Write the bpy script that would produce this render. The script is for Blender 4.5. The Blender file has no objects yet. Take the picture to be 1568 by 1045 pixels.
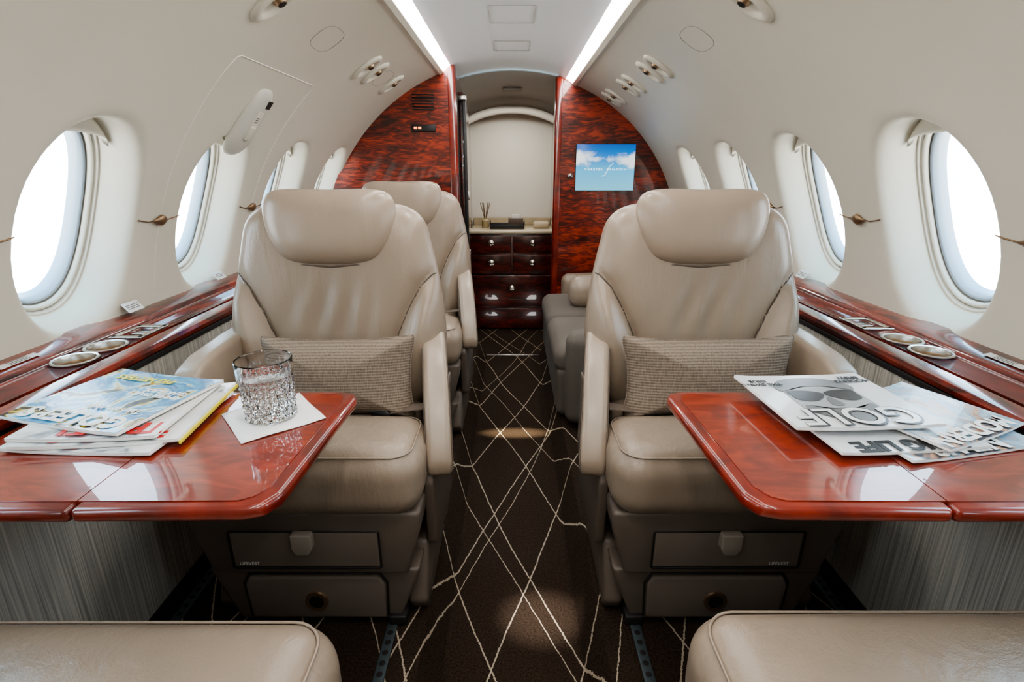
import bpy, bmesh, math, random
from mathutils import Vector, Matrix, Euler
from mathutils.bvhtree import BVHTree
random.seed(3)
sc=bpy.context.scene
try:
    sc.view_settings.view_transform='AgX'; sc.view_settings.look='AgX - Medium High Contrast'; sc.view_settings.exposure=.22
except Exception: pass
CZ=1.18; ZC=0.60; R=1.18
rad=math.radians
# ---------------------------------------------------------------- materials
def newmat(name):
    m=bpy.data.materials.new(name); m.use_nodes=True
    nt=m.node_tree; b=nt.nodes['Principled BSDF']
    return m,nt,b
def N(nt,t,**kw):
    n=nt.nodes.new(t)
    for k,v in kw.items():
        try: setattr(n,k,v)
        except Exception: pass
    return n
def L(nt,a,b): nt.links.new(a,b)
def coords(nt,scale=(1,1,1),kind='Object'):
    tc=N(nt,'ShaderNodeTexCoord'); mp=N(nt,'ShaderNodeMapping')
    mp.inputs['Scale'].default_value=scale
    L(nt,tc.outputs[kind],mp.inputs['Vector']); return mp.outputs['Vector']
def noise(nt,vec,scale,detail=3,rough=.5,dist=0):
    n=N(nt,'ShaderNodeTexNoise'); n.inputs['Scale'].default_value=scale
    n.inputs['Detail'].default_value=detail; n.inputs['Roughness'].default_value=rough
    n.inputs['Distortion'].default_value=dist; L(nt,vec,n.inputs['Vector']); return n.outputs['Fac']
def ramp(nt,fac,stops):
    r=N(nt,'ShaderNodeValToRGB'); e=r.color_ramp.elements
    while len(e)<len(stops): e.new(.5)
    for i,(p,c) in enumerate(stops):
        e[i].position=p; e[i].color=(*c,1)
    L(nt,fac,r.inputs['Fac']); return r.outputs['Color']
def bump(nt,b,h,strength=.2,dist=.01):
    bn=N(nt,'ShaderNodeBump'); bn.inputs['Strength'].default_value=strength
    bn.inputs['Distance'].default_value=dist; L(nt,h,bn.inputs['Height']); L(nt,bn.outputs['Normal'],b.inputs['Normal'])
def simple(name,col,rough=.5,metal=0,coat=0,nscale=0,nstr=.1,var=0):
    m,nt,b=newmat(name)
    b.inputs['Base Color'].default_value=(*col,1); b.inputs['Roughness'].default_value=rough
    b.inputs['Metallic'].default_value=metal; b.inputs['Coat Weight'].default_value=coat
    b.inputs['Coat Roughness'].default_value=.05
    if nscale:
        v=coords(nt); f=noise(nt,v,nscale,4)
        bump(nt,b,f,nstr,.002)
    if var:
        v=coords(nt); f=noise(nt,v,3,3)
        c=ramp(nt,f,[(.3,tuple(x*(1-var) for x in col)),(.7,tuple(min(1,x*(1+var)) for x in col))])
        L(nt,c,b.inputs['Base Color'])
    return m
def emis(name,col,s):
    m,nt,b=newmat(name); b.inputs['Base Color'].default_value=(*col,1)
    b.inputs['Emission Color'].default_value=(*col,1); b.inputs['Emission Strength'].default_value=s; return m

M_wall=simple('cream_panel',(.66,.625,.53),.40,nscale=60,nstr=.03,var=.02)
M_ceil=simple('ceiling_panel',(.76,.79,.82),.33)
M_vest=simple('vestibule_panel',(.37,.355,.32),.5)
M_vwall=simple('vestibule_wall',(.68,.65,.57),.5)
M_seam=simple('seam_line',(.33,.31,.27),.6)
M_dark=simple('dark_gap',(.012,.010,.010),.6)
M_plastic=simple('taupe_plastic',(.130,.102,.082),.42,nscale=300,nstr=.1,var=.03)
M_pl2=simple('taupe_plastic_light',(.170,.136,.110),.38)
M_pl3=simple('taupe_tab',(.28,.24,.20),.3)
M_stitch=simple('leather_seam',(.10,.075,.055),.6)
M_metal=simple('brushed_metal',(.62,.60,.56),.25,metal=1)
M_chrome=simple('chrome',(.8,.8,.8),.12,metal=1)
M_bronze=simple('bronze',(.30,.20,.12),.35,metal=.8)
M_black=simple('black_plastic',(.015,.015,.016),.35)
M_white=simple('white_paper',(.82,.82,.80),.6)
M_gasket=simple('window_gasket',(.15,.14,.12),.5)
M_wframe=simple('window_inner_frame',(.40,.49,.57),.25)
M_label=simple('label_white',(.7,.7,.68),.5)
M_ink=simple('ink_black',(.02,.02,.02),.5)
M_red=simple('ink_red',(.6,.03,.03),.4)
M_strip=emis('cove_light',(1,.98,.96),18)
M_track=simple('seat_track',(.10,.125,.135),.4,metal=.6)
M_knob=simple('pewter_knob',(.65,.6,.52),.25,metal=1)

def leather(name,col,wr=.25):
    m,nt,b=newmat(name)
    v=coords(nt); f=noise(nt,v,4,3)
    c=ramp(nt,f,[(.3,tuple(x*.90 for x in col)),(.7,tuple(x*1.07 for x in col))])
    L(nt,c,b.inputs['Base Color']); b.inputs['Roughness'].default_value=.33
    b.inputs['Coat Weight'].default_value=.18; b.inputs['Coat Roughness'].default_value=.26
    v2=coords(nt,(16,16,3)); f2=noise(nt,v2,1,4,.55,.6)
    f3=noise(nt,v,420,2)
    mx=N(nt,'ShaderNodeMath',operation='MULTIPLY_ADD'); L(nt,f3,mx.inputs[0]); mx.inputs[1].default_value=.10; L(nt,f2,mx.inputs[2])
    bump(nt,b,mx.outputs[0],wr,.012); return m
M_leather=leather('beige_leather',(.290,.226,.170),.40)
M_leather2=leather('beige_leather_arm',(.325,.256,.196),.18)

def burl(name,dark,mid,light,scale,dist=1.6,rough=.12,low=.3,hi=.72,cior=1.5):
    m,nt,b=newmat(name)
    v=coords(nt,scale); f=noise(nt,v,1,4,.5,dist)
    v2=coords(nt,tuple(s*.3 for s in scale)); f2=noise(nt,v2,1,2,.5,.5)
    a=N(nt,'ShaderNodeMath',operation='MULTIPLY_ADD'); L(nt,f2,a.inputs[0]); a.inputs[1].default_value=.6; 
    s=N(nt,'ShaderNodeMath',operation='SUBTRACT'); L(nt,f,s.inputs[0]); s.inputs[1].default_value=.3; L(nt,s.outputs[0],a.inputs[2])
    c=ramp(nt,a.outputs[0],[(low,dark),((low+hi)/2,mid),(hi,light)])
    L(nt,c,b.inputs['Base Color']); b.inputs['Roughness'].default_value=rough+.18
    b.inputs['Coat Weight'].default_value=1; b.inputs['Coat Roughness'].default_value=.012; b.inputs['Coat IOR'].default_value=cior
    return m
M_burl=burl('burl_veneer',(.040,.005,.003),(.16,.014,.006),(.40,.045,.014),(7,7,32),2.4,low=.34,hi=.68)
M_cab=burl('cabinet_veneer',(.016,.003,.002),(.055,.006,.004),(.15,.014,.007),(7,7,32),2.0,low=.34,hi=.68)
M_table=burl('table_veneer',(.150,.013,.005),(.225,.022,.007),(.32,.038,.012),(11,26,11),1.6,low=.32,hi=.70,cior=1.7)
M_rim=burl('table_rim',(.10,.007,.003),(.18,.013,.005),(.26,.022,.008),(14,14,14),.6)
M_ledge=burl('ledge_veneer',(.035,.004,.003),(.12,.011,.006),(.25,.026,.012),(36,8,36),1.4,low=.32,hi=.68,cior=1.6)

def carpet():
    m,nt,b=newmat('chocolate_carpet')
    g=N(nt,'ShaderNodeNewGeometry'); sx=N(nt,'ShaderNodeSeparateXYZ'); L(nt,g.outputs['Position'],sx.inputs[0])
    P=g.outputs['Position']; X=sx.outputs['X']; Y=sx.outputs['Y']
    def mth(op,a,bv=None,c=None):
        n=N(nt,'ShaderNodeMath',operation=op)
        for i,x in enumerate((a,bv,c)):
            if x is None: continue
            if isinstance(x,(int,float)): n.inputs[i].default_value=x
            else: L(nt,x,n.inputs[i])
        return n.outputs[0]
    fine=noise(nt,P,190,2); low=noise(nt,P,1.6,1); mid=noise(nt,P,34,2)
    out=None
    def fam(kx,ky,per,off,w,amp,freq,ph):
        u=mth('ADD',mth('MULTIPLY',X,kx),mth('MULTIPLY',Y,ky))
        u=mth('ADD',u,mth('MULTIPLY',mth('SINE',mth('MULTIPLY_ADD',Y,freq,ph)),amp))
        u=mth('ADD',u,mth('MULTIPLY',low,.05))
        u=mth('ADD',u,mth('MULTIPLY',mid,.007))
        u=mth('MULTIPLY',mth('ADD',u,off),1/per)
        d=mth('ABSOLUTE',mth('SUBTRACT',mth('FRACT',u),.5))
        ww=mth('MULTIPLY',mth('SUBTRACT',fine,.16),2*w/per)
        return mth('LESS_THAN',d,ww)
    for a in [(1,.38,.25,.02,.0034,.012,5,0),(1,-.38,.25,.05,.0034,.012,4,1),(1,.44,.52,.155,.0024,.015,3,2),(1,-.32,.52,.28,.0024,.015,5,1)]:
        f=fam(*a); out=f if out is None else mth('MAXIMUM',out,f)
    base=ramp(nt,fine,[(.3,(.013,.0078,.0050)),(.7,(.046,.029,.019))])
    mix=N(nt,'ShaderNodeMixRGB'); L(nt,out,mix.inputs[0]); L(nt,base,mix.inputs[1]); mix.inputs[2].default_value=(.40,.33,.25,1)
    L(nt,mix.outputs[0],b.inputs['Base Color']); b.inputs['Roughness'].default_value=.9
    b.inputs['Specular IOR Level'].default_value=.15
    bump(nt,b,fine,.5,.006); return m
M_carpet=carpet()
def stripes():
    m,nt,b=newmat('striped_fabric_panel')
    v=coords(nt,(1,210,2.2)); f=noise(nt,v,1,3,.6,.3)
    c=ramp(nt,f,[(.33,(.25,.235,.205)),(.5,(.39,.365,.32)),(.68,(.55,.51,.45))])
    L(nt,c,b.inputs['Base Color']); b.inputs['Roughness'].default_value=.7; bump(nt,b,f,.3,.003); return m
M_stripe=stripes()
def ribs():
    m,nt,b=newmat('ribbed_pillow_fabric')
    v=coords(nt); w=N(nt,'ShaderNodeTexWave',bands_direction='Z'); w.inputs['Scale'].default_value=42
    w.inputs['Distortion'].default_value=.8; w.inputs['Detail'].default_value=1; L(nt,v,w.inputs['Vector'])
    v1=coords(nt,(230,230,60)); f=noise(nt,v1,1,2,.5,.2)
    a=N(nt,'ShaderNodeMath',operation='MULTIPLY_ADD'); L(nt,w.outputs['Fac'],a.inputs[0]); a.inputs[1].default_value=.45; L(nt,f,a.inputs[2])
    c=ramp(nt,a.outputs[0],[(.35,(.125,.093,.067)),(.95,(.245,.193,.146))])
    L(nt,c,b.inputs['Base Color']); b.inputs['Roughness'].default_value=.8; bump(nt,b,a.outputs[0],.45,.003); return m
M_pillow=ribs()
M_sofa=simple('grey_sofa_fabric',(.135,.115,.095),.8,nscale=200,nstr=.3,var=.1)
def glassmat(name,ior=1.45,col=(1,1,1)):
    m,nt,b=newmat(name); b.inputs['Base Color'].default_value=(*col,1); b.inputs['Transmission Weight'].default_value=1
    b.inputs['Roughness'].default_value=0; b.inputs['IOR'].default_value=ior; return m
M_glass=glassmat('crystal_glass',1.5); M_water=glassmat('water',1.33)
def pane():
    m=bpy.data.materials.new('window_pane'); m.use_nodes=True; nt=m.node_tree; nt.nodes.clear()
    o=N(nt,'ShaderNodeOutputMaterial'); mx=N(nt,'ShaderNodeMixShader'); t=N(nt,'ShaderNodeBsdfTransparent'); g=N(nt,'ShaderNodeBsdfGlossy')
    t.inputs[0].default_value=(.95,.98,1,1); g.inputs['Roughness'].default_value=.02; mx.inputs[0].default_value=.06
    L(nt,t.outputs[0],mx.inputs[1]); L(nt,g.outputs[0],mx.inputs[2]); L(nt,mx.outputs[0],o.inputs[0]); return m
M_pane=pane()

# ---------------------------------------------------------------- helpers
def link(o,parent=None):
    sc.collection.objects.link(o)
    if parent: o.parent=parent
    return o
def empty(name,loc=(0,0,0),rz=0,parent=None):
    e=bpy.data.objects.new(name,None); e.location=loc; e.rotation_euler=(0,0,rz); e.empty_display_size=.05
    return link(e,parent)
def mobj(name,verts,faces,mat,parent=None,smooth=True,loc=(0,0,0),rot=(0,0,0),auto=None):
    me=bpy.data.meshes.new(name); me.from_pydata([tuple(v) for v in verts],[],faces)
    bm=bmesh.new(); bm.from_mesh(me); bmesh.ops.remove_doubles(bm,verts=bm.verts,dist=1e-6)
    bmesh.ops.recalc_face_normals(bm,faces=bm.faces); bm.to_mesh(me); bm.free()
    me.materials.append(mat)
    if smooth:
        for p in me.polygons: p.use_smooth=True
        if auto is not None:
            try: me.set_sharp_from_angle(angle=rad(auto))
            except Exception: pass
    o=bpy.data.objects.new(name,me); o.location=loc; o.rotation_euler=rot
    return link(o,parent)
def rbox(name,size,loc,r,mat,parent=None,rot=(0,0,0),seg=3):
    bm=bmesh.new(); bmesh.ops.create_cube(bm,size=1); bmesh.ops.scale(bm,vec=size,verts=bm.verts)
    if r>0: bmesh.ops.bevel(bm,geom=bm.edges[:],offset=min(r,min(size)*.49),segments=seg,profile=.5,affect='EDGES')
    me=bpy.data.meshes.new(name); bm.to_mesh(me); bm.free(); me.materials.append(mat)
    for p in me.polygons: p.use_smooth=True
    try: me.set_sharp_from_angle(angle=rad(35))
    except Exception: pass
    o=bpy.data.objects.new(name,me); o.location=loc; o.rotation_euler=rot; return link(o,parent)
def prism(name,pts,axis,a,b,mat,parent=None,r=0,seg=3,loc=(0,0,0),rot=(0,0,0)):
    bm=bmesh.new(); A=[];B=[]
    for p in pts:
        def mk(t):
            return {'x':(t,p[0],p[1]),'y':(p[0],t,p[1]),'z':(p[0],p[1],t)}[axis]
        A.append(bm.verts.new(mk(a))); B.append(bm.verts.new(mk(b)))
    n=len(pts); bm.faces.new(A); bm.faces.new(B[::-1])
    for i in range(n): bm.faces.new((A[i],B[i],B[(i+1)%n],A[(i+1)%n]))
    bmesh.ops.recalc_face_normals(bm,faces=bm.faces)
    if r>0:
        bmesh.ops.bevel(bm,geom=[e for e in bm.edges if len(e.link_faces)==2 and e.calc_face_angle()>.35],offset=r,segments=seg,profile=.5,affect='EDGES')
    me=bpy.data.meshes.new(name); bm.to_mesh(me); bm.free(); me.materials.append(mat)
    for p in me.polygons: p.use_smooth=True
    try: me.set_sharp_from_angle(angle=rad(32))
    except Exception: pass
    o=bpy.data.objects.new(name,me); o.location=loc; o.rotation_euler=rot; return link(o,parent)
def lathe(name,prof,mat,parent=None,loc=(0,0,0),rot=(0,0,0),seg=48,rf=None,auto=40):
    v=[];f=[]
    for (r,z) in prof:
        for i in range(seg):
            a=2*math.pi*i/seg; rr=r+(rf(a,r,z) if rf else 0)
            v.append((rr*math.cos(a),rr*math.sin(a),z))
    for k in range(len(prof)-1):
        for i in range(seg):
            j=(i+1)%seg; f.append((k*seg+i,k*seg+j,(k+1)*seg+j,(k+1)*seg+i))
    return mobj(name,v,f,mat,parent,True,loc,rot,auto)
def tube(name,pts,r,mat,parent=None,cyc=False,loc=(0,0,0),rot=(0,0,0)):
    cu=bpy.data.curves.new(name,'CURVE'); cu.dimensions='3D'; sp=cu.splines.new('POLY'); sp.points.add(len(pts)-1)
    for i,p in enumerate(pts): sp.points[i].co=(*p,1)
    sp.use_cyclic_u=cyc; cu.bevel_depth=r; cu.bevel_resolution=2; cu.materials.append(mat)
    o=bpy.data.objects.new(name,cu); o.location=loc; o.rotation_euler=rot; return link(o,parent)
def text(name,s,size,mat,parent=None,loc=(0,0,0),rot=(0,0,0),bold=0):
    cu=bpy.data.curves.new(name,'FONT'); cu.body=s; cu.size=size; cu.extrude=.0002; cu.offset=bold; cu.align_x='CENTER'; cu.align_y='CENTER'
    cu.materials.append(mat); o=bpy.data.objects.new(name,cu); o.location=loc; o.rotation_euler=rot; return link(o,parent)
def catmull(pts,n=8):
    out=[];k=len(pts)
    for i in range(k):
        p0,p1,p2,p3=[Vector(pts[(i+j-1)%k]) for j in range(4)]
        for s in range(n):
            t=s/n; out.append(.5*((2*p1)+(p2-p0)*t+(2*p0-5*p1+4*p2-p3)*t*t+(3*p1-p0-3*p2+p3)*t**3))
    return out
def mirror(half):
    return half+[(-x,z) for (x,z) in half[::-1] if x>1e-6]
def pad(name,outl,tf,tb,p,rings,mat,parent=None,loc=(0,0,0),rot=(0,0,0),disp=None,q=.5):
    c=sum(outl,Vector((0,0)))/len(outl); n=len(outl); V=[];F=[]
    def layer(sgn,T):
        st=len(V)
        V.append((c.x,sgn*T+(disp(c.x,c.y) if disp and sgn<0 else 0),c.y))
        for k in range(1,rings+1):
            r=math.sin(math.pi/2*(k/rings)**.9) if p>3 else k/rings
            for o in outl:
                q2=c+(o-c)*r; h=T*max(0,1-r**p)**q
                y=sgn*h
                if disp and sgn<0: y+=disp(q2.x,q2.y)*max(0,1-r**14)
                V.append((q2.x,y,q2.y))
        for i in range(n): F.append((st,st+1+i,st+1+(i+1)%n))
        for k in range(rings-1):
            for i in range(n):
                a=st+1+k*n; b=a+n; j=(i+1)%n
                F.append((a+i,b+i,b+j,a+j))
    layer(-1,tf); layer(1,tb)
    return mobj(name,V,F,mat,parent,True,loc,rot)
def softbox(name,size,r,crown,mat,parent=None,loc=(0,0,0),rot=(0,0,0),n=20,fn=None):
    hx,hy,hz=[s/2 for s in size]; V=[];F=[]
    def mp(p):
        P=[p[0]*hx,p[1]*hy,p[2]*hz]; H=[hx,hy,hz]
        Q=[max(-(H[i]-r),min(H[i]-r,P[i])) for i in range(3)]
        d=Vector([P[i]-Q[i] for i in range(3)])
        if d.length>1e-9:
            m=max(abs(d.x),abs(d.y),abs(d.z)); d=d.normalized()*r*min(1,m/r)
        v=Vector(Q)+d
        if p[2]>0: v.z+=crown*(1-p[0]**2)*(1-p[1]**2)
        if fn: v=fn(v)
        return v
    def samp(h):
        k=max(4,n//4); a=[-1+ (r/h)*i/k for i in range(k)]; b=[-1+r/h+(2-2*r/h)*i/n for i in range(n+1)]; return a+b+[-x for x in a[::-1]]
    S=[samp(hx),samp(hy),samp(hz)]
    for ax in range(3):
        u,w=[(1,2),(0,2),(0,1)][ax]
        for sg in (-1,1):
            st=len(V); nu=len(S[u]); nw=len(S[w])
            for i in S[u]:
                for j in S[w]:
                    p=[0,0,0]; p[ax]=sg; p[u]=i; p[w]=j; V.append(mp(p))
            for i in range(nu-1):
                for j in range(nw-1):
                    a=st+i*nw+j; F.append((a,a+1,a+nw+1,a+nw))
    return mobj(name,V,F,mat,parent,True,loc,rot)
def wxyz(s,Y,phi,d=0):
    return Vector((s*(R+d)*math.cos(rad(phi)),Y,ZC+(R+d)*math.sin(rad(phi))))
def wframe(s,Y,phi,d=0):
    p=wxyz(s,Y,phi,d); n=Vector((-s*math.cos(rad(phi)),0,-math.sin(rad(phi))))
    up=Vector((-s*math.sin(rad(phi)),0,math.cos(rad(phi)))); x=up.cross(n)
    m=Matrix((x,up,n)).transposed().to_4x4(); m.translation=p; return m

# ---------------------------------------------------------------- shell
def WYs(s): return [(1.335 if s<0 else 1.365)+(.590 if s<0 else .580)*k for k in range(-4,4)]
PC,PH=21.8,20.3; HY,HP=.192,14.4
def rect_samples(m=14):
    o=[]
    for i in range(m): o.append((-1+2*i/m,-1))
    for i in range(m): o.append((1,-1+2*i/m))
    for i in range(m): o.append((1-2*i/m,1))
    for i in range(m): o.append((-1,1-2*i/m))
    return o
RS=rect_samples()
def hole(n,scale):
    a=math.atan2(n[1],n[0]); e=2/2.2
    c,s=math.cos(a),math.sin(a)
    sy=scale if scale>.9 else scale+.03*min(1,(.9-scale)/.2)
    return (HY*scale*math.copysign(abs(c)**e,c),HP*sy*math.copysign(abs(s)**e,s))
def build_wall(s,name,yend):
    V=[];F=[]
    WY=WYs(s); HW=(WY[1]-WY[0])/2
    prof=[(1.12,0),(1.06,.001),(1.02,.004),(.985,.011),(.955,.024),(.925,.045),(.89,.068),(.86,.088),(.84,.098)]
    for yc in WY:
        st=len(V); nR=0
        for k in range(7):
            t=k/7
            for n in RS:
                h=hole(n,1.12); V.append(wxyz(s,yc+n[0]*HW*(1-t)+h[0]*t,PC+n[1]*PH*(1-t)+h[1]*t))
            nR+=1
        for sc_,d in prof:
            for n in RS:
                h=hole(n,sc_); V.append(wxyz(s,yc+h[0],PC+h[1],d))
            nR+=1
        m=len(RS)
        for k in range(nR-1):
            for i in range(m):
                j=(i+1)%m; F.append((st+k*m+i,st+k*m+j,st+(k+1)*m+j,st+(k+1)*m+i))
    def grid(y0,y1,p0,p1,ny,np_):
        st=len(V)
        for i in range(ny+1):
            for j in range(np_+1): V.append(wxyz(s,y0+(y1-y0)*i/ny,p0+(p1-p0)*j/np_))
        for i in range(ny):
            for j in range(np_):
                a=st+i*(np_+1)+j; F.append((a,a+1,a+np_+2,a+np_+1))
    y0=WY[0]-HW; y1=WY[-1]+HW
    grid(y0,yend,PC+PH,70,40,20)
    if yend>y1: grid(y1,yend,PC-PH,PC+PH,2,14)
    grid(y0-.1,y0,PC-PH,70,2,34)
    return mobj(name,V,F,M_wall)
build_wall(-1,'wall_left',3.75); build_wall(1,'wall_right',3.75)

wi=0
for s in (-1,1):
    for yc in WYs(s):
        wi+=1
        E=empty('window_%d'%wi)
        def ring(nm,prof,mat):
            V=[];F=[];m=len(RS)
            for sc_,d in prof:
                for n in RS:
                    h=hole(n,sc_); V.append(wxyz(s,yc+h[0],PC+h[1],d))
            for k in range(len(prof)-1):
                for i in range(m):
                    j=(i+1)%m; F.append((k*m+i,k*m+j,(k+1)*m+j,(k+1)*m+i))
            return mobj(nm,V,F,mat,E)
        ring('bezel',[(.846,.096),(.832,.094),(.822,.098),(.818,.106)],M_wall)
        ring('gasket',[(.822,.104),(.812,.110),(.802,.110)],M_gasket)
        ring('inner_bezel',[(.806,.108),(.795,.102),(.78,.102),(.765,.108),(.755,.116)],M_wall)
        ring('gasket_inner',[(.758,.114),(.744,.118)],M_gasket)
        ring('pane_frame',[(.746,.118),(.735,.115),(.71,.120),(.685,.132),(.67,.15)],M_wframe)
        V=[wxyz(s,yc,PC,.145)];F=[];m=len(RS)
        for n in RS:
            h=hole(n,.68); V.append(wxyz(s,yc+h[0],PC+h[1],.145))
        for i in range(m): F.append((0,1+i,1+(i+1)%m))
        mobj('pane',V,F,M_pane,E)
        V=[];F=[];K=14;Q=5
        for k in range(K+1):
            a=rad(44+92*k/K)
            xx=HY*.86*math.cos(a); top=HP*.90*math.sin(a); bot=HP*.90*math.sin(rad(44))*(1.0)+.9
            bot=min(bot,top)
            for q in range(Q+1):
                t=q/Q; V.append(wxyz(s,yc+xx,PC+top*(1-t)+bot*t,.084-.018*math.sin(math.pi*t)**.5*1.0+(.012 if q==Q else 0)))
        for k in range(K):
            for q in range(Q):
                a=k*(Q+1)+q; F.append((a,a+1,a+Q+2,a+Q+1))
        mobj('shade_housing',V,F,M_wall,E)

# ceiling
CX=.352
def cz(x): return CZ+.566+.050*(1-(x/CX)**2)
V=[];F=[]
nx=16; ys=[-1.25+ (3.72+1.25)*i/20 for i in range(21)]
cxs=[-CX+2*CX*i/nx for i in range(nx+1)]
for y in ys:
    for x in cxs: V.append((x,y,cz(x)))
for i in range(20):
    for j in range(nx):
        a=i*(nx+1)+j; F.append((a,a+1,a+nx+2,a+nx+1))
mobj('ceiling',V,F,M_ceil)
for i,s in enumerate((-1,1)):
    mobj('cove_light_strip',[(s*CX,-1.25,cz(CX)),(s*CX,3.72,cz(CX)),(s*.394,3.72,CZ+.537),(s*.394,-1.25,CZ+.537)],[(0,1,2,3)],M_strip,smooth=False)
    prism('trim_%d'%(i+1),[(s*.394,CZ+.544),(s*.394,CZ+.529),(s*.412,CZ+.517),(s*.43,CZ+.52),(s*.41,CZ+.56)],'y',-1.25,3.72,M_wall)
def rrect(w,h,r,n=5):
    o=[]
    for cx,cy,a0 in ((w/2-r,h/2-r,0),(-w/2+r,h/2-r,90),(-w/2+r,-h/2+r,180),(w/2-r,-h/2+r,270)):
        for k in range(n+1):
            a=rad(a0+90*k/n); o.append((cx+r*math.cos(a),cy+r*math.sin(a)))
    return o
for y,w,h in ((2.45,.19,.26),(3.02,.185,.22)):
    tube('ceiling_access_panel',[(p[0],y+p[1],cz(p[0])-.001) for p in rrect(w,h,.008)],.0012,M_seam,cyc=True)

# floor
prof=[(-1.03,0),(-.245,0),(-.235,-.006),(-.185,-.094),(-.175,-.10),(.185,-.10),(.195,-.094),(.245,-.006),(.255,0),(1.03,0)]
V=[];F=[];ny=10
for i in range(ny+1):
    y=-1.25+(3.5+1.25)*i/ny
    for p in prof: V.append((p[0],y,p[1]))
for i in range(ny):
    for j in range(len(prof)-1):
        a=i*len(prof)+j; F.append((a,a+1,a+len(prof)+1,a+len(prof)))
b=len(V); V+=[(-1.02,3.5,-.10),(1.02,3.5,-.10),(1.02,4.7,-.10),(-1.02,4.7,-.10)]; F.append((b,b+1,b+2,b+3))
mobj('floor',V,F,M_carpet,smooth=False)
rbox('threshold_strip',(.42,.03,.008),(0,3.5,-.096),.002,M_metal)
for nm,x in (('seat_track_inner',-.325),('seat_track_inner',.335),('seat_track_outer',-.925),('seat_track_outer',.925)):
    e=empty('seat_track_rail')
    rbox('rail',(.028,4.5,.006),(x,1.0,.0035),.002,M_track,e)
    for k in range(60):
        lathe('slot',[(0.0001,.0065),(.006,.0065),(.008,.006)],M_dark,e,loc=(x,.3+k*.03,.001),seg=12)
def boolean_cut(obj,cutters):
    for i,c in enumerate(cutters):
        md=obj.modifiers.new('cut%d'%i,'BOOLEAN'); md.operation='DIFFERENCE'; md.object=c; md.solver='EXACT'
    dg=bpy.context.evaluated_depsgraph_get(); ev=obj.evaluated_get(dg)
    me=bpy.data.meshes.new_from_object(ev); obj.modifiers.clear(); obj.data=me
    for c in cutters: bpy.data.objects.remove(c,do_unlink=True)
for s,nm in ((-1,'wall_left_lower'),(1,'wall_right_lower')):
    pts=[(s*.965,-.02),(s*.965,.05),(s*.952,.70),(s*1.0,.70),(s*1.04,.05),(s*1.04,-.02)]
    prism(nm,pts,'y',-1.25,3.7,M_stripe)
    prism('baseboard_%s'%('left' if s<0 else 'right'),[(s*.945,0),(s*.958,.045),(s*.966,.045),(s*.968,0)],'y',-1.25,3.3,M_dark)
    lp=[(s*1.19,.770),(s*1.160,.766),(s*1.118,.756),(s*1.112,.750),(s*1.108,.737),(s*1.094,.737),(s*1.090,.748),(s*.996,.747),(s*.994,.733),(s*.982,.733),(s*.980,.748),
        (s*.956,.748),(s*.944,.743),(s*.940,.733),(s*.943,.722),(s*.952,.718),(s*.953,.69),(s*1.19,.66)]
    E=empty('side_ledge')
    ye=3.27 if s<0 else 3.69
    body=prism('ledge_body',lp,'y',-1.2,ye,M_ledge,E)
    cups=[(1.043,1.145+(.055 if s>0 else 0)),(1.043,1.243+(.055 if s>0 else 0))]
    cutters=[]
    for (x,y) in cups:
        cutters.append(lathe('cutter',[(.0001,-.055),(.041,-.055),(.041,.02),(.0001,.02)],M_dark,None,loc=(s*x,y,.748),seg=40))
    y=1.37 if s<0 else 1.45
    cutters.append(rbox('cutter',(.060,.086,.03),(s*1.043,y,.750),.0,M_dark))
    try: boolean_cut(body,cutters)
    except Exception as ex: print('bool',ex)
    rbox('dark_channel',(.012,ye+1.2,.004),(s*.988,(ye-1.2)/2,.735),0,M_dark,E)
    rbox('dark_channel_wall',(.014,ye+1.2,.004),(s*1.101,(ye-1.2)/2,.739),0,M_dark,E)
    rbox('fabric_rail',(.006,ye+1.2,.016),(s*.950,(ye-1.2)/2,.708),.002,M_dark,E)
    for (x,y2) in cups:
        C=empty('cup_holder',parent=E)
        lathe('cup',[(.048,.0),(.0485,.003),(.046,.0055),(.0415,.004),(.040,-.001),(.038,-.050),(.0001,-.050)],M_metal,C,loc=(s*x,y2,.748),seg=48)
        lathe('cup_mat',[(.0375,-.0485),(.0001,-.0485)],M_black,C,loc=(s*x,y2,.748),seg=40)
        lathe('cup_inner_ring',[(.0395,-.010),(.0385,-.012),(.0380,-.036),(.0390,-.038)],M_bronze,C,loc=(s*x,y2,.748),seg=40)
    T=empty('ashtray_lid',parent=E)
    for dy in (-.052,.052): rbox('frame_end',(.088,.018,.005),(s*1.043,y+dy,.750),.002,M_metal,T)
    for dx in (-.036,.036): rbox('frame_side',(.014,.116,.005),(s*(1.043+dx),y,.750),.002,M_metal,T)
    rbox('tray_floor',(.058,.084,.002),(s*1.043,y,.737),0,M_bronze,T)
    rbox('slider',(.045,.03,.006),(s*1.043,y+.01,.742),.001,M_metal,T)
    for yl in ((1.10,1.50,1.98) if s<0 else (1.10,2.0)):
        lb=empty('placard',(s*(1.135 if yl==1.10 else 1.15),yl,.758 if yl==1.10 else .785),parent=E); lb.rotation_euler=(0,s*rad(-50) if yl!=1.10 else s*rad(-12),0)
        rbox('card',(.034 if yl>1.2 else .018,.065 if yl>1.2 else .10,.0015),(0,0,.006),.0005,M_label,lb)
        for q in range(3): rbox('text_line',(.0016,.05,.0004),(-.006+q*.006,0,.0072),0,M_ink,lb)
prism('wall_back',[(-1.25,-.2),(1.25,-.2),(1.25,1.9),(-1.25,1.9)],'y',-1.30,-1.2,M_wall)
def bulk(name,s,y,xin,yth):
    pts=[(s*xin,-.10)]
    pts.append((s*1.03,-.10))
    for k in range(0,31):
        p=-35+ (71+35)*k/30
        q=wxyz(s,0,p,.015)
        if abs(q.x)>xin: pts.append((q.x,q.z))
    pts.append((s*xin,CZ+.60))
    return prism(name,pts,'y',y,y+yth,M_burl)
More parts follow.
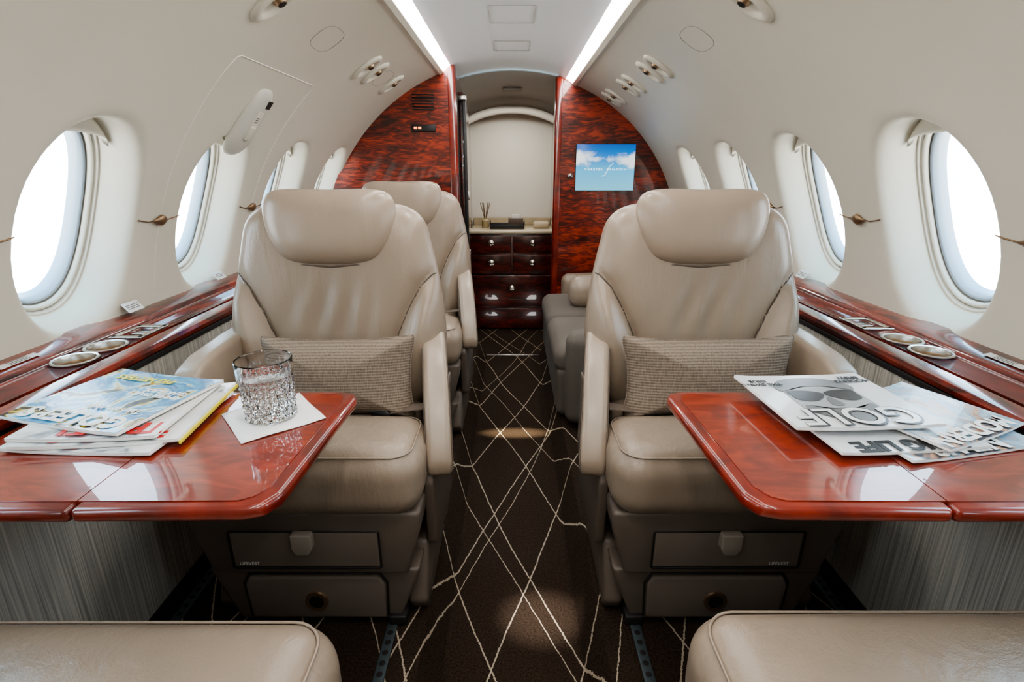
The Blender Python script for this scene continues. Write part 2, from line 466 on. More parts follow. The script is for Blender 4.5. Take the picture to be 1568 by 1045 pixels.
bulk('wall_front_left',-1,3.28,.345,.05)
bulk('wall_front_right',1,3.70,.30,.05)
prism('door_frame_post',[(-.372,3.262),(-.335,3.262),(-.325,3.275),(-.325,3.32),(-.372,3.32)],'z',-.1,CZ+.57,M_rim,r=.004)
prism('door_frame_post',[(.33,3.682),(.295,3.682),(.285,3.695),(.285,3.78),(.33,3.78)],'z',-.1,CZ+.57,M_rim,r=.004)
P=empty('door_1')
rbox('leaf',(.036,.40,1.72),(-.322,3.68,.775),.004,M_cab,P)
rbox('edge_strip',(.020,.03,1.68),(-.296,3.47,.78),.002,M_black,P)
rbox('latch_plate',(.008,.05,.20),(-.299,3.52,.92),.002,M_metal,P)
rbox('pull_handle',(.02,.02,.06),(-.288,3.49,1.02),.004,M_metal,P)
rbox('top_hinge',(.05,.03,.03),(-.305,3.455,1.60),.005,M_metal,P)
rbox('lower_latch',(.02,.03,.10),(-.289,3.48,.62),.004,M_metal,P)
rbox('door_pocket_gap',(.02,.10,1.70),(-.338,3.39,.77),0,M_dark)
prism('wall_vestibule_left',[(-.40,3.34),(-.349,3.34),(-.349,4.70),(-.40,4.70)],'z',-.1,1.85,M_cab)
prism('wall_vestibule_right',[(.335,3.76),(.40,3.76),(.40,4.70),(.335,4.70)],'z',-.1,1.85,M_cab)
V=[];F=[]
for i in range(9):
    t=i/8; y=3.69+.96*t
    for j in range(13):
        x=-.41+.82*j/12
        za=cz(max(-CX,min(CX,x)))-.008; zb=CZ+.50-.09*(x/.4)**2
        V.append((x,y,za*(1-t)+zb*t if abs(x)<CX else (CZ+.52)*(1-t)+zb*t))
for i in range(8):
    for j in range(12):
        a=i*13+j; F.append((a,a+1,a+14,a+13))
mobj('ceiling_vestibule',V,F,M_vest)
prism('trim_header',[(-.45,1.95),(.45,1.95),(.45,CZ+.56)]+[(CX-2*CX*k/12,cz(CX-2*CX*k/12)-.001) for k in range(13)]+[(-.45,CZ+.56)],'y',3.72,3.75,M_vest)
arc=[]
for k in range(25):
    x=-.37+.74*k/24; arc.append((x,4.42,CZ+.452-.085*abs(x/.36)**2.2))
tube('trim_arch',arc,.030,M_vwall)
prism('wall_vestibule_front',[(-.42,-.1),(.42,-.1),(.42,1.9),(-.42,1.9)],'y',4.62,4.66,M_vwall)
rbox('ceiling_vestibule_vent',(.14,.05,.004),(0.0,4.1,CZ+.545),.001,M_seam,rot=(rad(-6),0,0))
# cabinet
G=empty('galley_cabinet')
rbox('carcass',(.67,.44,.80),(0,4.36,.30),.004,M_cab,G)
rbox('countertop',(.68,.49,.022),(0,4.355,.712),.005,simple('cream_stone',(.62,.53,.38),.2,coat=.5,var=.15),G)
rbox('backsplash',(.67,.02,.06),(0,4.60,.753),.003,simple('backsplash_tan',(.40,.33,.22),.4,var=.3),G)
def drawer(x,z,w,h,kn):
    rbox('drawer_front',(w,.016,h),(x,4.132,z),.004,M_cab,G)
    for kx in kn:
        lathe('knob',[(.0001,0),(.010,0),(.008,.012),(.013,.020),(.024,.026),(.026,.032),(.018,.038),(.0001,.04)],M_knob,G,loc=(x+kx,4.125,z+h*.1),rot=(rad(90),0,0),seg=24)
        lathe('escutcheon',[(.0001,0),(.02,0),(.018,.004),(.0001,.004)],M_bronze,G,loc=(x+kx,4.125,z+h*.1),rot=(rad(90),0,0),seg=24)
for x in (-.165,.165):
    drawer(x,.615,.315,.135,[0]); drawer(x,.455,.315,.155,[0])
drawer(0,.235,.645,.255,[0]); drawer(0,-.0,.645,.17,[])
zc_=.7245
D=empty('reed_diffuser',(-.22,4.33,zc_)); lathe('bottle',[(.0001,0),(.028,0),(.030,.01),(.028,.06),(.012,.07),(.012,.085),(.009,.085)],simple('amber_glass',(.35,.28,.15),.1,coat=1),D,seg=24)
for k in range(6):
    a=k*1.1; tube('reed',[(0,0,.05),(.04*math.cos(a),.02*math.sin(a),.20)],.0028,simple('reed%d'%k,(.16,.10,.05),.7),D)
D=empty('tray',(-.04,4.30,zc_)); rbox('base',(.28,.16,.010),(0,0,.006),.003,M_black,D); rbox('rim_a',(.28,.008,.035),(0,-.08,.018),.002,M_black,D); rbox('rim_b',(.28,.008,.035),(0,.08,.018),.002,M_black,D)
tube('handle',[(-.14,-.05,.02),(-.14,-.04,.06),(-.14,.04,.06),(-.14,.05,.02)],.004,M_black,D); tube('handle',[(.14,-.05,.02),(.14,-.04,.06),(.14,.04,.06),(.14,.05,.02)],.004,M_black,D)
D=empty('tissue_box',(.03,4.28,zc_+.012)); rbox('box',(.12,.07,.07),(0,0,.036),.004,simple('box_brown',(.10,.07,.05),.4),D); rbox('tissue',(.06,.006,.03),(0,0,.084),.002,M_white,D)
D=empty('hand_towel_roll',(.24,4.30,zc_)); softbox('roll',(.13,.08,.05),.02,.004,simple('towel',(.5,.42,.3),.8),D,loc=(0,0,.027),n=6)
E=empty('air_vent_grille',(-.52,3.275,CZ+.375))
for k in range(6): rbox('slat',(.13,.008,.007),(0,0,-.04+k*.016),.002,M_dark,E)
E=empty('cabin_control_panel',(-.525,3.274,CZ+.235)); rbox('bezel',(.15,.012,.040),(0,0,0),.01,M_black,E)
rbox('indicator',(.018,.004,.012),(-.045,-.007,0),.001,emis('amber_led',(1,.15,.02),4),E); rbox('indicator',(.018,.004,.012),(-.02,-.007,0),.001,emis('amber_led2',(1,.2,.03),3),E)
def screenmat():
    m,nt,b=newmat('monitor_picture')
    tc=N(nt,'ShaderNodeTexCoord'); sx=N(nt,'ShaderNodeSeparateXYZ'); L(nt,tc.outputs['Object'],sx.inputs[0])
    mr=N(nt,'ShaderNodeMapRange'); L(nt,sx.outputs['Z'],mr.inputs[0]); mr.inputs[1].default_value=-.15; mr.inputs[2].default_value=.15
    col=ramp(nt,mr.outputs[0],[(0,(.22,.62,.80)),(.45,(.10,.50,.82)),(.75,(.006,.22,.66)),(1,(.003,.10,.45))])
    nz=noise(nt,coords(nt,(9,9,14)),1,5,.6,.4)
    d=N(nt,'ShaderNodeMath',operation='ABSOLUTE'); L(nt,sx.outputs['X'],d.inputs[0])
    z2=N(nt,'ShaderNodeMath',operation='SUBTRACT'); L(nt,sx.outputs['Z'],z2.inputs[0]); z2.inputs[1].default_value=.055
    z3=N(nt,'ShaderNodeMath',operation='ABSOLUTE'); L(nt,z2.outputs[0],z3.inputs[0])
    z4=N(nt,'ShaderNodeMath',operation='MULTIPLY_ADD'); L(nt,z3.outputs[0],z4.inputs[0]); z4.inputs[1].default_value=-6; z4.inputs[2].default_value=.18
    a=N(nt,'ShaderNodeMath',operation='MULTIPLY_ADD'); L(nt,d.outputs[0],a.inputs[0]); a.inputs[1].default_value=1.6; L(nt,z4.outputs[0],a.inputs[2])
    a2=N(nt,'ShaderNodeMath',operation='ADD'); L(nt,a.outputs[0],a2.inputs[0]); L(nt,nz,a2.inputs[1])
    f=ramp(nt,a2.outputs[0],[(.62,(0,0,0)),(.85,(1,1,1))])
    mx=N(nt,'ShaderNodeMixRGB'); L(nt,f,mx.inputs[0]); L(nt,col,mx.inputs[1]); mx.inputs[2].default_value=(.9,.97,1,1)
    L(nt,mx.outputs[0],b.inputs['Emission Color']); b.inputs['Emission Strength'].default_value=1.0; b.inputs['Base Color'].default_value=(.02,.02,.02,1)
    b.inputs['Roughness'].default_value=.2; return m
E=empty('wall_monitor',(.635,3.695,CZ+.014)); rbox('housing',(.405,.02,.305),(0,0,0),.005,M_black,E); rbox('screen',(.398,.006,.298),(0,-.011,0),.001,screenmat(),E)
M_wt=emis('screen_text',(.75,.9,1),1.3)
text('caption','C H A R T E R     A V I A T I O N',.020,M_wt,E,loc=(0,-.0155,-.012),rot=(rad(90),0,0))
tube('swoosh',[(-.02,-.0155,-.055),(0,-.0155,-.05),(.015,-.0155,-.02),(.03,-.0155,.01),(.055,-.0155,.03)],.0015,M_wt,E)
E=empty('wall_handle',(.40,3.69,CZ-.04)); lathe('knob',[(.0001,0),(.014,0),(.016,.01),(.0001,.02)],M_chrome,E,rot=(rad(90),0,0),seg=20)

# ---------------------------------------------------------------- wall fixtures
def wtube(name,pts,s,r,mat,parent=None,d=-.0005,cyc=False):
    return tube(name,[wxyz(s,y,p,d) for y,p in pts],r,mat,parent,cyc)
p=[(1.63,10)]+[(1.63,10+39*k/14) for k in range(1,14)]+[(1.635,48.6),(1.65,49)]+[(1.65+.54*k/6,49) for k in range(1,7)]+[(2.215,48.6),(2.220,48)]+[(2.220,48-38*k/14) for k in range(1,15)]
wtube('emergency_exit_seam',p,-1,.0016,simple('exit_seam',(.80,.78,.72),.5))
for s in (-1,1):
    HW=(WYs(s)[1]-WYs(s)[0])/2
    for yc in WYs(s)[2:7]:
        y=yc+HW
        E=empty('window_shade_latch')
        wtube('cord',[(y-.098,21.9),(y-.08,21.7),(y-.05,21.4),(y,21.6),(y+.05,21.5),(y+.08,21.7),(y+.098,21.9)],s,.0018,M_bronze,E,d=-.002)
        o=lathe('knob',[(.0001,-.040),(.003,-.038),(.006,-.026),(.014,-.012),(.018,0),(.014,.012),(.006,.022),(.003,.032),(.0001,.034)],M_bronze,E,seg=20)
        o.matrix_local=wframe(s,y,21.6,-.008) @ Matrix.Rotation(rad(90),4,'Y') @ Matrix.Scale(.6,4,(1,0,0))
    for y in ((1.56,2.46,2.60,2.93) if s<0 else (1.56,2.44,2.58,2.90,3.04,3.38,3.52)):
        E=empty('reading_light'); mt=wframe(s,y,58,-.001); E.matrix_world=mt
        V=[];F=[]
        for rx,ry,z0 in ((.052,.080,0),(.050,.077,.007),(.041,.066,.012),(.031,.052,.012),(.026,.044,.005),(.022,.038,.001)):
            V+=[(rx*math.cos(2*math.pi*i/40),ry*math.sin(2*math.pi*i/40),z0) for i in range(40)]
        for k in range(5):
            for i in range(40):
                j=(i+1)%40; F.append((k*40+i,k*40+j,(k+1)*40+j,(k+1)*40+i))
        F.append(tuple(range(200,240)))
        mobj('bezel',V,F,M_wall,E)
        lathe('eyeball',[(.019,.0),(.019,.008),(.013,.016),(.0001,.016)],M_bronze,E,loc=(0,.014,.001),seg=24)
        lathe('lens',[(.0001,.0171),(.011,.0171),(.012,.016)],M_dark,E,loc=(0,.014,.001),seg=24)
    for y in (1.97,2.76) if s<0 else (1.97,):
        m=wframe(s,y,58,-.0005)
        tube('speaker_panel_seam',[m@Vector((.085*math.copysign(abs(math.cos(t))**.7,math.cos(t)),.055*math.copysign(abs(math.sin(t))**.7,math.sin(t)),0)) for t in [2*math.pi*i/48 for i in range(48)]],.0014,M_seam,cyc=True)
E=empty('exit_handle_cover'); E.matrix_world=wframe(-1,1.925,38.9,0)
ol=catmull([(.0,.14),(.050,.125),(.072,.075),(.068,-.01),(.058,-.09),(.036,-.13),(0,-.135),(-.036,-.13),(-.058,-.09),(-.068,-.01),(-.072,.075),(-.050,.125)],5)
o=pad('cover',ol,.026,.002,5,10,simple('cover_plastic',(.60,.585,.52),.4),E); o.rotation_euler=(rad(-90),0,rad(180)); 
rbox('recess',(.044,.09,.002),(0,.01,.0262),.001,M_vwall,E); rbox('qr_label',(.03,.03,.002),(.026,.085,.0255),.0005,M_ink,E); rbox('pull',(.032,.055,.010),(0,-.03,.028),.004,M_wall,E)
for q in range(3): rbox('text_line',(.02,.003,.001),(.0,.03-q*.008,.0275),0,M_ink,E)

# ---------------------------------------------------------------- seats
def seg_d(px,pz,a,b):
    ax,az=a;bx,bz=b; t=max(0,min(1,((px-ax)*(bx-ax)+(pz-az)*(bz-az))/((bx-ax)**2+(bz-az)**2)))
    return math.hypot(px-ax-t*(bx-ax),pz-az-t*(bz-az))
SEAM=[(.34,.412),(.285,.392),(.25,.355),(.215,.29),(.185,.22),(.165,.155),(.155,.02)]
def bdisp(x,z):
    ax=abs(x); d=min(seg_d(ax,z,SEAM[i],SEAM[i+1]) for i in range(len(SEAM)-1))
    inside=False
    if z<.40:
        for i in range(len(SEAM)-1):
            (x1,z1),(x2,z2)=SEAM[i],SEAM[i+1]
            if z2<=z<=z1: inside = ax> x2+(x1-x2)*(z-z2)/(z1-z2)
        if z<.02: inside=ax>.155
    y=.013*math.exp(-(d/.009)**2)
    if inside: y-=.052*(1-math.exp(-(d/.038)**2))
    else:
        y-=.012*(1-math.exp(-(d/.03)**2))
        dh=abs(z-.165-.06*(x)**2*4)
        if ax<.165: y+=.010*math.exp(-(dh/.008)**2)
        if z<.165 and ax<.165: y-=.014*(1-math.exp(-(dh/.02)**2))
        if z>.17: y-=.0065*math.sin(x*80+2.5*math.sin(z*9)+x*x*90)*math.exp(-((z-.27)/.075)**2)*math.exp(-(x/.12)**2)
        y+=.014*math.exp(-((ax-.0)/.22)**2)*(1 if z>.17 else 0)
    return y
BACK=catmull(mirror([(0,.600),(.12,.602),(.210,.588),(.260,.548),(.283,.47),(.300,.39),(.314,.29),(.318,.20),(.306,.12),(.28,.03),(.20,-.03),(0,-.035)]),7)
HEAD=catmull(mirror([(0,.638),(.11,.640),(.168,.628),(.188,.585),(.180,.52),(.150,.460),(.102,.433),(0,.426)]),6)
RECT=catmull(mirror([(0,.102),(.12,.104),(.200,.112),(.232,.114),(.232,.09),(.222,.04),(.220,-.03),(.230,-.09),(.232,-.114),(.200,-.112),(.12,-.104),(0,-.102)]),5)
back_me={}
def seat(x,y,rz,inner,pillow=True,pz=0,psc=1):
    E=empty('passenger_seat',(x,y,0),rz); rc=rad(-8)
    PV=Vector((0,.125,.495))
    if 'b' in back_me:
        o=bpy.data.objects.new('backrest',back_me['b']); o.location=PV; o.rotation_euler=(rc,0,0); link(o,E)
        o=bpy.data.objects.new('headrest',back_me['h']); o.location=PV+Vector((0,-.055,0)); o.rotation_euler=(rc,0,0); link(o,E)
    else:
        o=pad('backrest',BACK,.075,.06,6,64,M_leather,E,PV,(rc,0,0),bdisp); back_me['b']=o.data
        bv=BVHTree.FromPolygons([v.co.copy() for v in o.data.vertices],[tuple(p.vertices) for p in o.data.polygons])
        def on(x_,z_):
            h=bv.ray_cast(Vector((x_,-1,z_)),Vector((0,1,0)))
            return (x_,h[0].y-.0003,z_) if h[0] else None
        L1=[]
        for sg in (-1,1):
            pts=[]
            for i in range(len(SEAM)-1):
                for k in range(6):
                    t=k/6; q=on(sg*(SEAM[i][0]*(1-t)+SEAM[i+1][0]*t),SEAM[i][1]*(1-t)+SEAM[i+1][1]*t)
                    if q: pts.append(q)
            L1.append(pts)
        L1.append([q for q in [on(-.16+.32*k/20,.165+.24*(-.16+.32*k/20)**2) for k in range(21)] if q])
        back_me['l']=L1
        o=pad('headrest',HEAD,.066,.10,3.2,22,M_leather2,E,PV+Vector((0,-.055,0)),(rc,0,0),None); back_me['h']=o.data
    for pl in back_me['l']: tube('stitched_seam',pl,.0022,M_stitch,E,loc=PV,rot=(rc,0,0))
    tube('headrest_seam',[(xx,yy,zz) for xx,yy,zz in ((.190,-.062,.535),(.178,-.066,.497),(.158,-.069,.458),(.132,-.070,.434),(.09,-.071,.421),(0,-.071,.415),(-.09,-.071,.421),(-.132,-.070,.434),(-.158,-.069,.458),(-.178,-.066,.497),(-.190,-.062,.535))],.004,M_stitch,E,loc=PV,rot=(rc,0,0))
    softbox('seat_pad',(.50,.46,.15),.045,.012,M_leather,E,loc=(0,-.04,.455))
    softbox('front_cushion',(.60,.26,.185),.07,.014,M_leather,E,loc=(0,-.19,.457),n=24)
    ring=[(px_,py_-.19,.5365) for px_,py_ in rrect(.555,.215,.05,6)]
    tube('cushion_piping',ring,.0022,M_leather,E,cyc=True)
    ip=[(.20,.725),(.10,.722),(.03,.700),(-.05,.650),(-.12,.585),(-.17,.525),(-.205,.46),(-.20,.42),(-.14,.41),(.0,.44),(.20,.50)]
    ar=(0,0,inner*rad(9))
    prism('arm_aisle',ip,'x',-.034,.034,M_leather2,E,r=.016,seg=4,loc=(inner*.302,0,0),rot=ar)
    for q_ in (.0345,-.0345): tube('arm_stitch',[(q_,yy,zz-.016) for yy,zz in ip[:7]],.0014,M_stitch,E,loc=(inner*.302,0,0),rot=ar)
    op=[(.20,.735),(.05,.735),(-.10,.725),(-.17,.705),(-.20,.66),(-.18,.60),(-.10,.56),(.20,.50)]
    xo=-inner*.292
    prism('arm_wall',op,'x',xo-.034,xo+.034,M_leather2,E,r=.018,seg=4)
    for sg in (-1,1):
        prism('side_shroud',[(.22,.54),(.05,.50),(-.17,.45),(-.20,.40),(-.18,.20),(-.10,.16),(.14,.16),(.24,.30)],'x',sg*.300-.014,sg*.300+.014,M_plastic,E,r=.008)
        prism('leg_shroud',[(.10,.20),(-.17,.20),(-.24,.05),(-.22,.012),(.12,.012)],'x',sg*.262-.026,sg*.262+.026,M_plastic,E,r=.01)
    rbox('recline_button',(.006,.05,.03),(inner*.336,.03,.60),.004,M_plastic,E)
    rbox('side_pocket_trim',(.006,.16,.012),(inner*.317,.02,.38),.004,M_pl2,E)
    prism('drawer_box',[(-.292,.375),(.292,.375),(.288,.32),(.252,.185),(-.252,.185),(-.288,.32)],'y',-.285,.18,M_plastic,E,r=.012)
    rbox('drawer_front',(.37,.012,.105),(.0,-.290,.272),.004,M_pl2,E)
    tube('drawer_gap',[(p[0],-.2955,.272+p[1]) for p in rrect(.376,.111,.006)],.0025,M_dark,E,cyc=True)
    prism('drawer_tab',[(-.026,.330),(.026,.330),(.026,.290),(.016,.270),(-.016,.270),(-.026,.290)],'y',-.316,-.292,M_pl3,E,r=.004)
    text('lifevest_text','LIFEVEST',.013,M_white,E,loc=(.135 if x>0 else -.145,-.2975,.232),rot=(rad(90),0,0))
    prism('plinth',[(-.278,.182),(.278,.182),(.265,.14),(.218,.012),(-.218,.012),(-.265,.14)],'y',-.262,.15,M_plastic,E,r=.01)
    prism('plinth_panel',[(-.170,.165),(.170,.165),(.185,.14),(.18,.03),(-.18,.03),(-.185,.14)],'y',-.274,-.255,M_pl2,E,r=.006)
    tube('plinth_gap',[(-.185,-.264,.03),(-.19,-.264,.14),(-.173,-.264,.17),(.173,-.264,.17),(.19,-.264,.14),(.185,-.264,.03)],.003,M_dark,E)
    lathe('socket_ring',[(.020,.006),(.030,.006),(.032,0),(.020,0)],M_bronze,E,loc=(0,-.273,.088),rot=(rad(90),0,0),seg=28)
    lathe('socket',[(.0001,0.003),(.024,.003)],M_dark,E,loc=(0,-.272,.088),rot=(rad(90),0,0),seg=28)
    rbox('track_foot',(.05,.08,.03),(inner*.21,-.235,.018),.006,M_dark,E)
    rbox('belt_buckle',(.055,.035,.016),(inner*.165,-.085,.556),.004,M_black,E,rot=(rad(12),0,rad(-inner*15)))
    rbox('belt_buckle_plate',(.045,.026,.004),(inner*.165,-.086,.5655),.001,M_metal,E,rot=(rad(12),0,rad(-inner*15)))
    prism('belt_strap',[(-.02,0),(.02,0),(.02,.003),(-.02,.003)],'x',0,.11,M_plastic,E,loc=(inner*.17,-.08,.551),rot=(0,rad(-8),rad(0 if inner>0 else 180)))
    if pillow:
        Pw=empty('lumbar_pillow',(0,0,0)); Pw.location=(x+pz,y-.045,.638); Pw.scale=(psc,1,1)
        pad('pillow_body',RECT,.065,.045,2.6,20,M_pillow,Pw,rot=(rad(-12),0,rad(1.5)),q=.6)
        tube('pillow_seam',[(p.x,0,p.y) for p in RECT],.002,M_pillow,Pw,cyc=True,rot=(rad(-12),0,rad(1.5)))
    return E
seat(-.520,1.35,0,1,True,.045,.88); seat(.542,1.35,0,-1,True,-.005)
seat(-.553,.296,math.pi,-1,False); seat(.565,.315,math.pi,1,False)
seat(-.520,2.36,0,1,False)

# sofa on right
S=empty('side_sofa')
softbox('seat_base',(.66,1.20,.26),.04,.0,M_sofa,S,loc=(.55,2.90,.14))
softbox('seat_cushion',(.68,.60,.14),.06,.02,M_sofa,S,loc=(.545,2.60,.30)); softbox('seat_cushion',(.68,.58,.14),.06,.02,M_sofa,S,loc=(.545,3.20,.30))
softbox('arm',(.60,.14,.46),.06,.01,M_sofa,S,loc=(.55,2.24,.25)); softbox('arm_far',(.5,.12,.46),.05,.01,M_leather2,S,loc=(.60,3.58,.25))
softbox('back_cushion',(.14,1.1,.46),.05,.0,M_leather,S,loc=(.79,2.90,.56),rot=(0,rad(8),0))
softbox('bolster',(.34,.18,.20),.085,.0,M_leather2,S,loc=(.515,3.10,.465),n=14)
# ---------------------------------------------------------------- tables
for s in (-1,1):
    T=empty('folding_table'); zt=.72; th=.026
    xi,xm,xo=.340,.637,.934
    def leaf(nm,pts):
        prism(nm+'_core',[(s*a,b) for a,b in pts],'z',zt-th,zt-.002,M_rim,T,r=.009,seg=3)
    leaf('inboard_leaf',[(xi+.050,.620),(xi+.022,.630),(xi+.006,.658),(xi-.008,1.00),(xi+.002,1.025),(xi+.028,1.035),(xm-.0008,1.035),(xm-.0008,.616)])
    leaf('outboard_leaf',[(xm+.0008,.616),(xm+.0008,1.035),(xo,1.035),(xo,.616)])
    b=.02
    def top(nm,pts): prism(nm,[(s*a,c) for a,c in pts],'z',zt-.006,zt,M_table,T)
    top('inboard_top',[(xi+.062,.618+b),(xi+.044,.648),(xi+.030,.672),(xi+.017,.985),(xi+.024,1.006),(xi+.044,1.015),(xm-.001,1.015),(xm-.001,.616+b)])
    top('outboard_top',[(xm+.001,.616+b),(xm+.001,1.015),(xo-.004,1.015),(xo-.004,.616+b)])
    rbox('support_arm',(.25,.05,.03),(s*.76,.85,zt-.048),.006,M_metal,T)
    rbox('support_block',(.04,.36,.05),(s*.915,.82,.665),.006,M_plastic,T)
ZT=.7205
# ---------------------------------------------------------------- magazines
def cover_noise(name,stops,scale,dist=1.0,sc3=(1,1,1)):
    m,nt,b=newmat(name); v=coords(nt,sc3); f=noise(nt,v,scale,3,.6,dist)
    L(nt,ramp(nt,f,stops),b.inputs['Base Color']); b.inputs['Roughness'].default_value=.3; b.inputs['Coat Weight'].default_value=.3; return m
M_blue=cover_noise('cover_blue',[(.30,(.45,.66,.76)),(.42,(.02,.15,.36)),(.49,(.08,.38,.58)),(.54,(.55,.68,.72)),(.565,(.60,.40,.015)),(.60,(.012,.016,.02))],9,2)
M_wcov=cover_noise('cover_white',[(.46,(.76,.76,.74)),(.56,(.60,.62,.62)),(.62,(.20,.24,.27)),(.7,(.5,.08,.05))],9,1)
M_grey=cover_noise('cover_grey',[(.35,(.62,.66,.68)),(.46,(.20,.35,.47)),(.53,(.56,.34,.22)),(.61,(.06,.07,.09))],10,1.5)
M_gloss=simple('cover_glossy_white',(.64,.65,.66),.3,coat=.3)
M_yel=simple('spine_yellow',(.75,.68,.05),.3)
M_g1=simple('photo_grey',(.13,.135,.14),.3); M_g2=simple('photo_dark',(.02,.02,.022),.3); M_g3=simple('photo_light',(.30,.31,.32),.3); M_g4=simple('photo_cap',(.18,.19,.20),.3)
def mag(x,y,z,w,l,rz,th,cov,side=None):
    E=empty('magazine',(x,y,z),rad(rz))
    def bend(v): v.z+=.004*max(0,(abs(v.x)/(w/2)))**3; return v
    softbox('pages',(w,l,th),th*.3,0,M_white,E,loc=(0,0,th/2),n=8,fn=bend)
    V=[];F=[];nn=10
    for i in range(nn+1):
        for j in range(2):
            xx=-w/2+w*i/nn; V.append((xx,-l/2+l*j,th+.0008+.004*(abs(xx)/(w/2))**3))
    for i in range(nn): F.append((2*i,2*i+2,2*i+3,2*i+1))
    mobj('cover',V,F,cov,E)
    if side: rbox('spine',(.004,l,th+.001),(w/2+.001,0,th/2),.001,side,E)
    return E
PI=math.pi
mag(-.735,.885,ZT,.27,.25,-3,.006,M_wcov)
e=mag(-.728,.897,ZT+.0075,.275,.25,6,.006,M_wcov,M_yel)
text('masthead','FLIGHT',.06,M_red,e,loc=(.02,-.09,.0085),rot=(0,0,PI),bold=.002)
e=mag(-.745,.90,ZT+.0155,.25,.245,3,.006,M_wcov); text('masthead','TRAVEL',.055,M_red,e,loc=(.03,-.09,.0095),rot=(0,0,PI),bold=.002)
e=mag(-.775,.925,ZT+.0235,.27,.24,-14,.007,M_blue)
text('masthead','GOLFERS',.055,M_white,e,loc=(.0,-.088,.0105),rot=(0,0,PI),bold=.002)
text('headline','Take the shot',.022,M_white,e,loc=(.04,-.045,.0105),rot=(0,0,PI),bold=.0006)
text('headline2','BIG HITTERS',.026,M_yel,e,loc=(-.03,.085,.0105),rot=(0,0,PI),bold=.001)
text('headline3','SUMMER ISSUE\nGEAR GUIDE',.018,M_white,e,loc=(.07,.03,.0105),rot=(0,0,PI),bold=.0006)
e=mag(.765,.86,ZT,.27,.21,12,.005,M_grey); text('masthead','NEWS',.055,M_white,e,loc=(0,-.08,.0085),rot=(0,0,PI),bold=.002)
e=mag(.67,.872,ZT+.0065,.27,.235,5,.005,M_gloss); text('masthead','KING LIFE',.045,M_ink,e,loc=(.0,-.098,.008),rot=(0,0,PI),bold=.002)
e=mag(.785,.885,ZT+.013,.23,.21,24,.005,M_grey); text('masthead','MODERN',.05,M_white,e,loc=(0,-.08,.0085),rot=(0,0,PI),bold=.002)
e=mag(.625,.922,ZT+.0245,.272,.238,3,.006,M_gloss)
def flat(nm,pts,z,mat,par): 
    ol=[(p.x,p.y,z) for p in catmull(pts,5)]; n=len(ol); c=(sum(p[0] for p in ol)/n,sum(p[1] for p in ol)/n,z)
    return mobj(nm,[c]+ol,[(0,1+i,1+(i+1)%n) for i in range(n)],mat,par,smooth=False)
flat('portrait_face',[(-.064,.05),(-.074,0),(-.066,-.06),(0,-.100),(.066,-.06),(.074,0),(.064,.05),(0,.086)],.0083,M_g3,e)
flat('portrait_cap',[(-.074,.035),(-.080,.06),(-.052,.090),(0,.100),(.052,.090),(.080,.06),(.074,.035),(.04,.050),(0,.056),(-.04,.050)],.0088,M_g4,e)
for sx_ in (-1,1): flat('portrait_glasses',[(sx_*.068,.018),(sx_*.064,-.006),(sx_*.034,-.014),(sx_*.006,.006),(sx_*.004,.024),(sx_*.034,.036),(sx_*.066,.034)],.0090,M_g2,e)
flat('portrait_nose',[(-.012,-.03),(0,-.036),(.012,-.03),(.005,.0),(-.005,.0)],.0090,M_g1,e)
flat('portrait_beard',[(-.066,-.03),(-.060,-.065),(0,-.104),(.060,-.065),(.066,-.03),(.034,-.046),(0,-.044),(-.034,-.046)],.0090,M_g1,e)
text('masthead_shadow','GOLF',.090,M_g2,e,loc=(.003,-.078,.0100),rot=(0,0,PI),bold=.0034)
text('masthead','GOLF',.090,M_gloss,e,loc=(0,-.078,.0106),rot=(0,0,PI),bold=.001)
text('headline','MODERN\nSPIRIT',.018,M_ink,e,loc=(.100,.085,.0105),rot=(0,0,PI),bold=.0006)
text('headline2','THE SWING\nISSUE',.016,M_ink,e,loc=(-.102,.075,.0105),rot=(0,0,PI),bold=.0004)
# ---------------------------------------------------------------- glass on napkin
nk=empty('paper_napkin',(-.468,.905,ZT),rad(40))
V=[];F=[];n=8
for i in range(n+1):
    for j in range(n+1):
        a,b=i/n-.5,j/n-.5; V.append((a*.152,b*.152,.0012+.0012*math.sin(a*9)*math.sin(b*7+1)))
for i in range(n):
    for j in range(n): q=i*(n+1)+j; F.append((q,q+1,q+n+2,q+n+1))
o=mobj('sheet',V,F,M_white,nk); md=o.modifiers.new('s','SOLIDIFY'); md.thickness=.0012
g=empty('whisky_tumbler',(-.470,.905,ZT+.003))
def cut(a,r,z):
    if r<.045 or z>.082 or z<.006: return 0
    u=(a*8/math.pi+z*80)%1; v=(a*8/math.pi-z*80)%1
    return .0045*(min(abs(u-.5),abs(v-.5))*2)-.0045
lathe('glass',[(.0001,0),(.042,0),(.047,.004)]+[(.0485+.003*k/30,.006+.112*k/30) for k in range(31)]+[(.0500,.1195),(.0485,.118)]+[(.0480-.003*k/10,.116-.096*k/10) for k in range(11)]+[(.040,.017),(.0001,.0165)],M_glass,g,seg=144,rf=cut,auto=20)
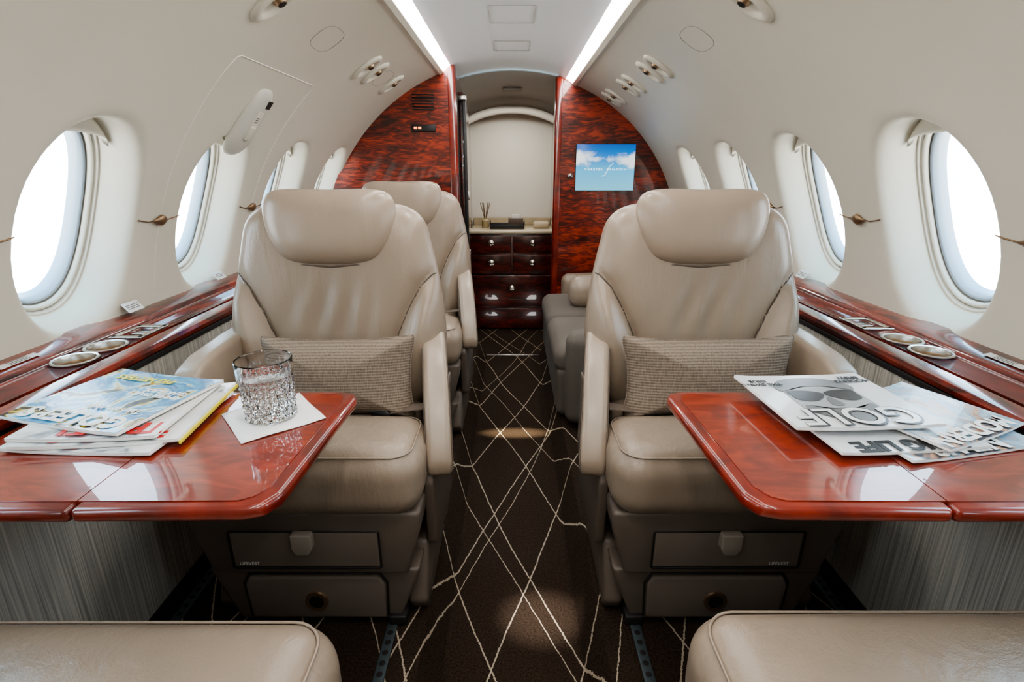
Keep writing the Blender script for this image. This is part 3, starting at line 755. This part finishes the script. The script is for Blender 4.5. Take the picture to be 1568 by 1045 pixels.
lathe('water',[(.0001,.0168),(.0390,.0173),(.0446,.021),(.0468,.088),(.0455,.0875),(.0001,.0875)],M_water,g,seg=64)
# ---------------------------------------------------------------- lights
def light(nm,kind,loc,energy,col=(1,1,1),size=.1,rot=(0,0,0),sy=None,spot=None,scl=(1,1,1)):
    l=bpy.data.lights.new(nm,kind); l.energy=energy; l.color=col
    if kind=='AREA':
        l.size=size
        if sy: l.shape='RECTANGLE'; l.size_y=sy
    else: l.shadow_soft_size=size
    if spot: l.spot_size=rad(spot); l.spot_blend=1
    o=bpy.data.objects.new(nm,l); o.location=loc; o.rotation_euler=rot; o.scale=scl; sc.collection.objects.link(o); return o
light('aisle_spot','SPOT',(0.02,2.34,1.72),850,(1,.90,.64),.01,spot=9,scl=(1.5,.45,1))
light('aisle_spot','SPOT',(.09,1.20,1.72),320,(1,.96,.9),.01,spot=10,scl=(1,.8,1))
light('added_vestibule_fill','AREA',(0,4.1,CZ+.47),5.5,(1,.96,.88),.25)  # added fill light that brightens the dim vestibule, not a cabin fitting
for y in (-.6,.5,1.6,2.7):
    light('added_ceiling_fill','AREA',(0,y,CZ+.60),3,(1,.95,.88),.12)  # row of added soft fill lights under the ceiling, no real fixtures
w=bpy.data.worlds.new('World'); sc.world=w; w.use_nodes=True; nt=w.node_tree; bg=nt.nodes['Background']
tc=N(nt,'ShaderNodeTexCoord'); sx=N(nt,'ShaderNodeSeparateXYZ'); L(nt,tc.outputs['Generated'],sx.inputs[0])
mr=N(nt,'ShaderNodeMapRange'); L(nt,sx.outputs['Z'],mr.inputs[0]); mr.inputs[1].default_value=-.4; mr.inputs[2].default_value=.8
L(nt,ramp(nt,mr.outputs[0],[(0,(1,.96,.89)),(.35,(.95,.97,1)),(1,(.38,.73,1))]),bg.inputs['Color']); bg.inputs['Strength'].default_value=8
# ---------------------------------------------------------------- camera
cd=bpy.data.cameras.new('camera'); cd.lens=18; cd.sensor_width=36; cd.clip_start=.02
co=bpy.data.objects.new('camera',cd); co.location=(0,0,CZ); co.rotation_euler=(rad(90-18.5),0,0); sc.collection.objects.link(co); sc.camera=co
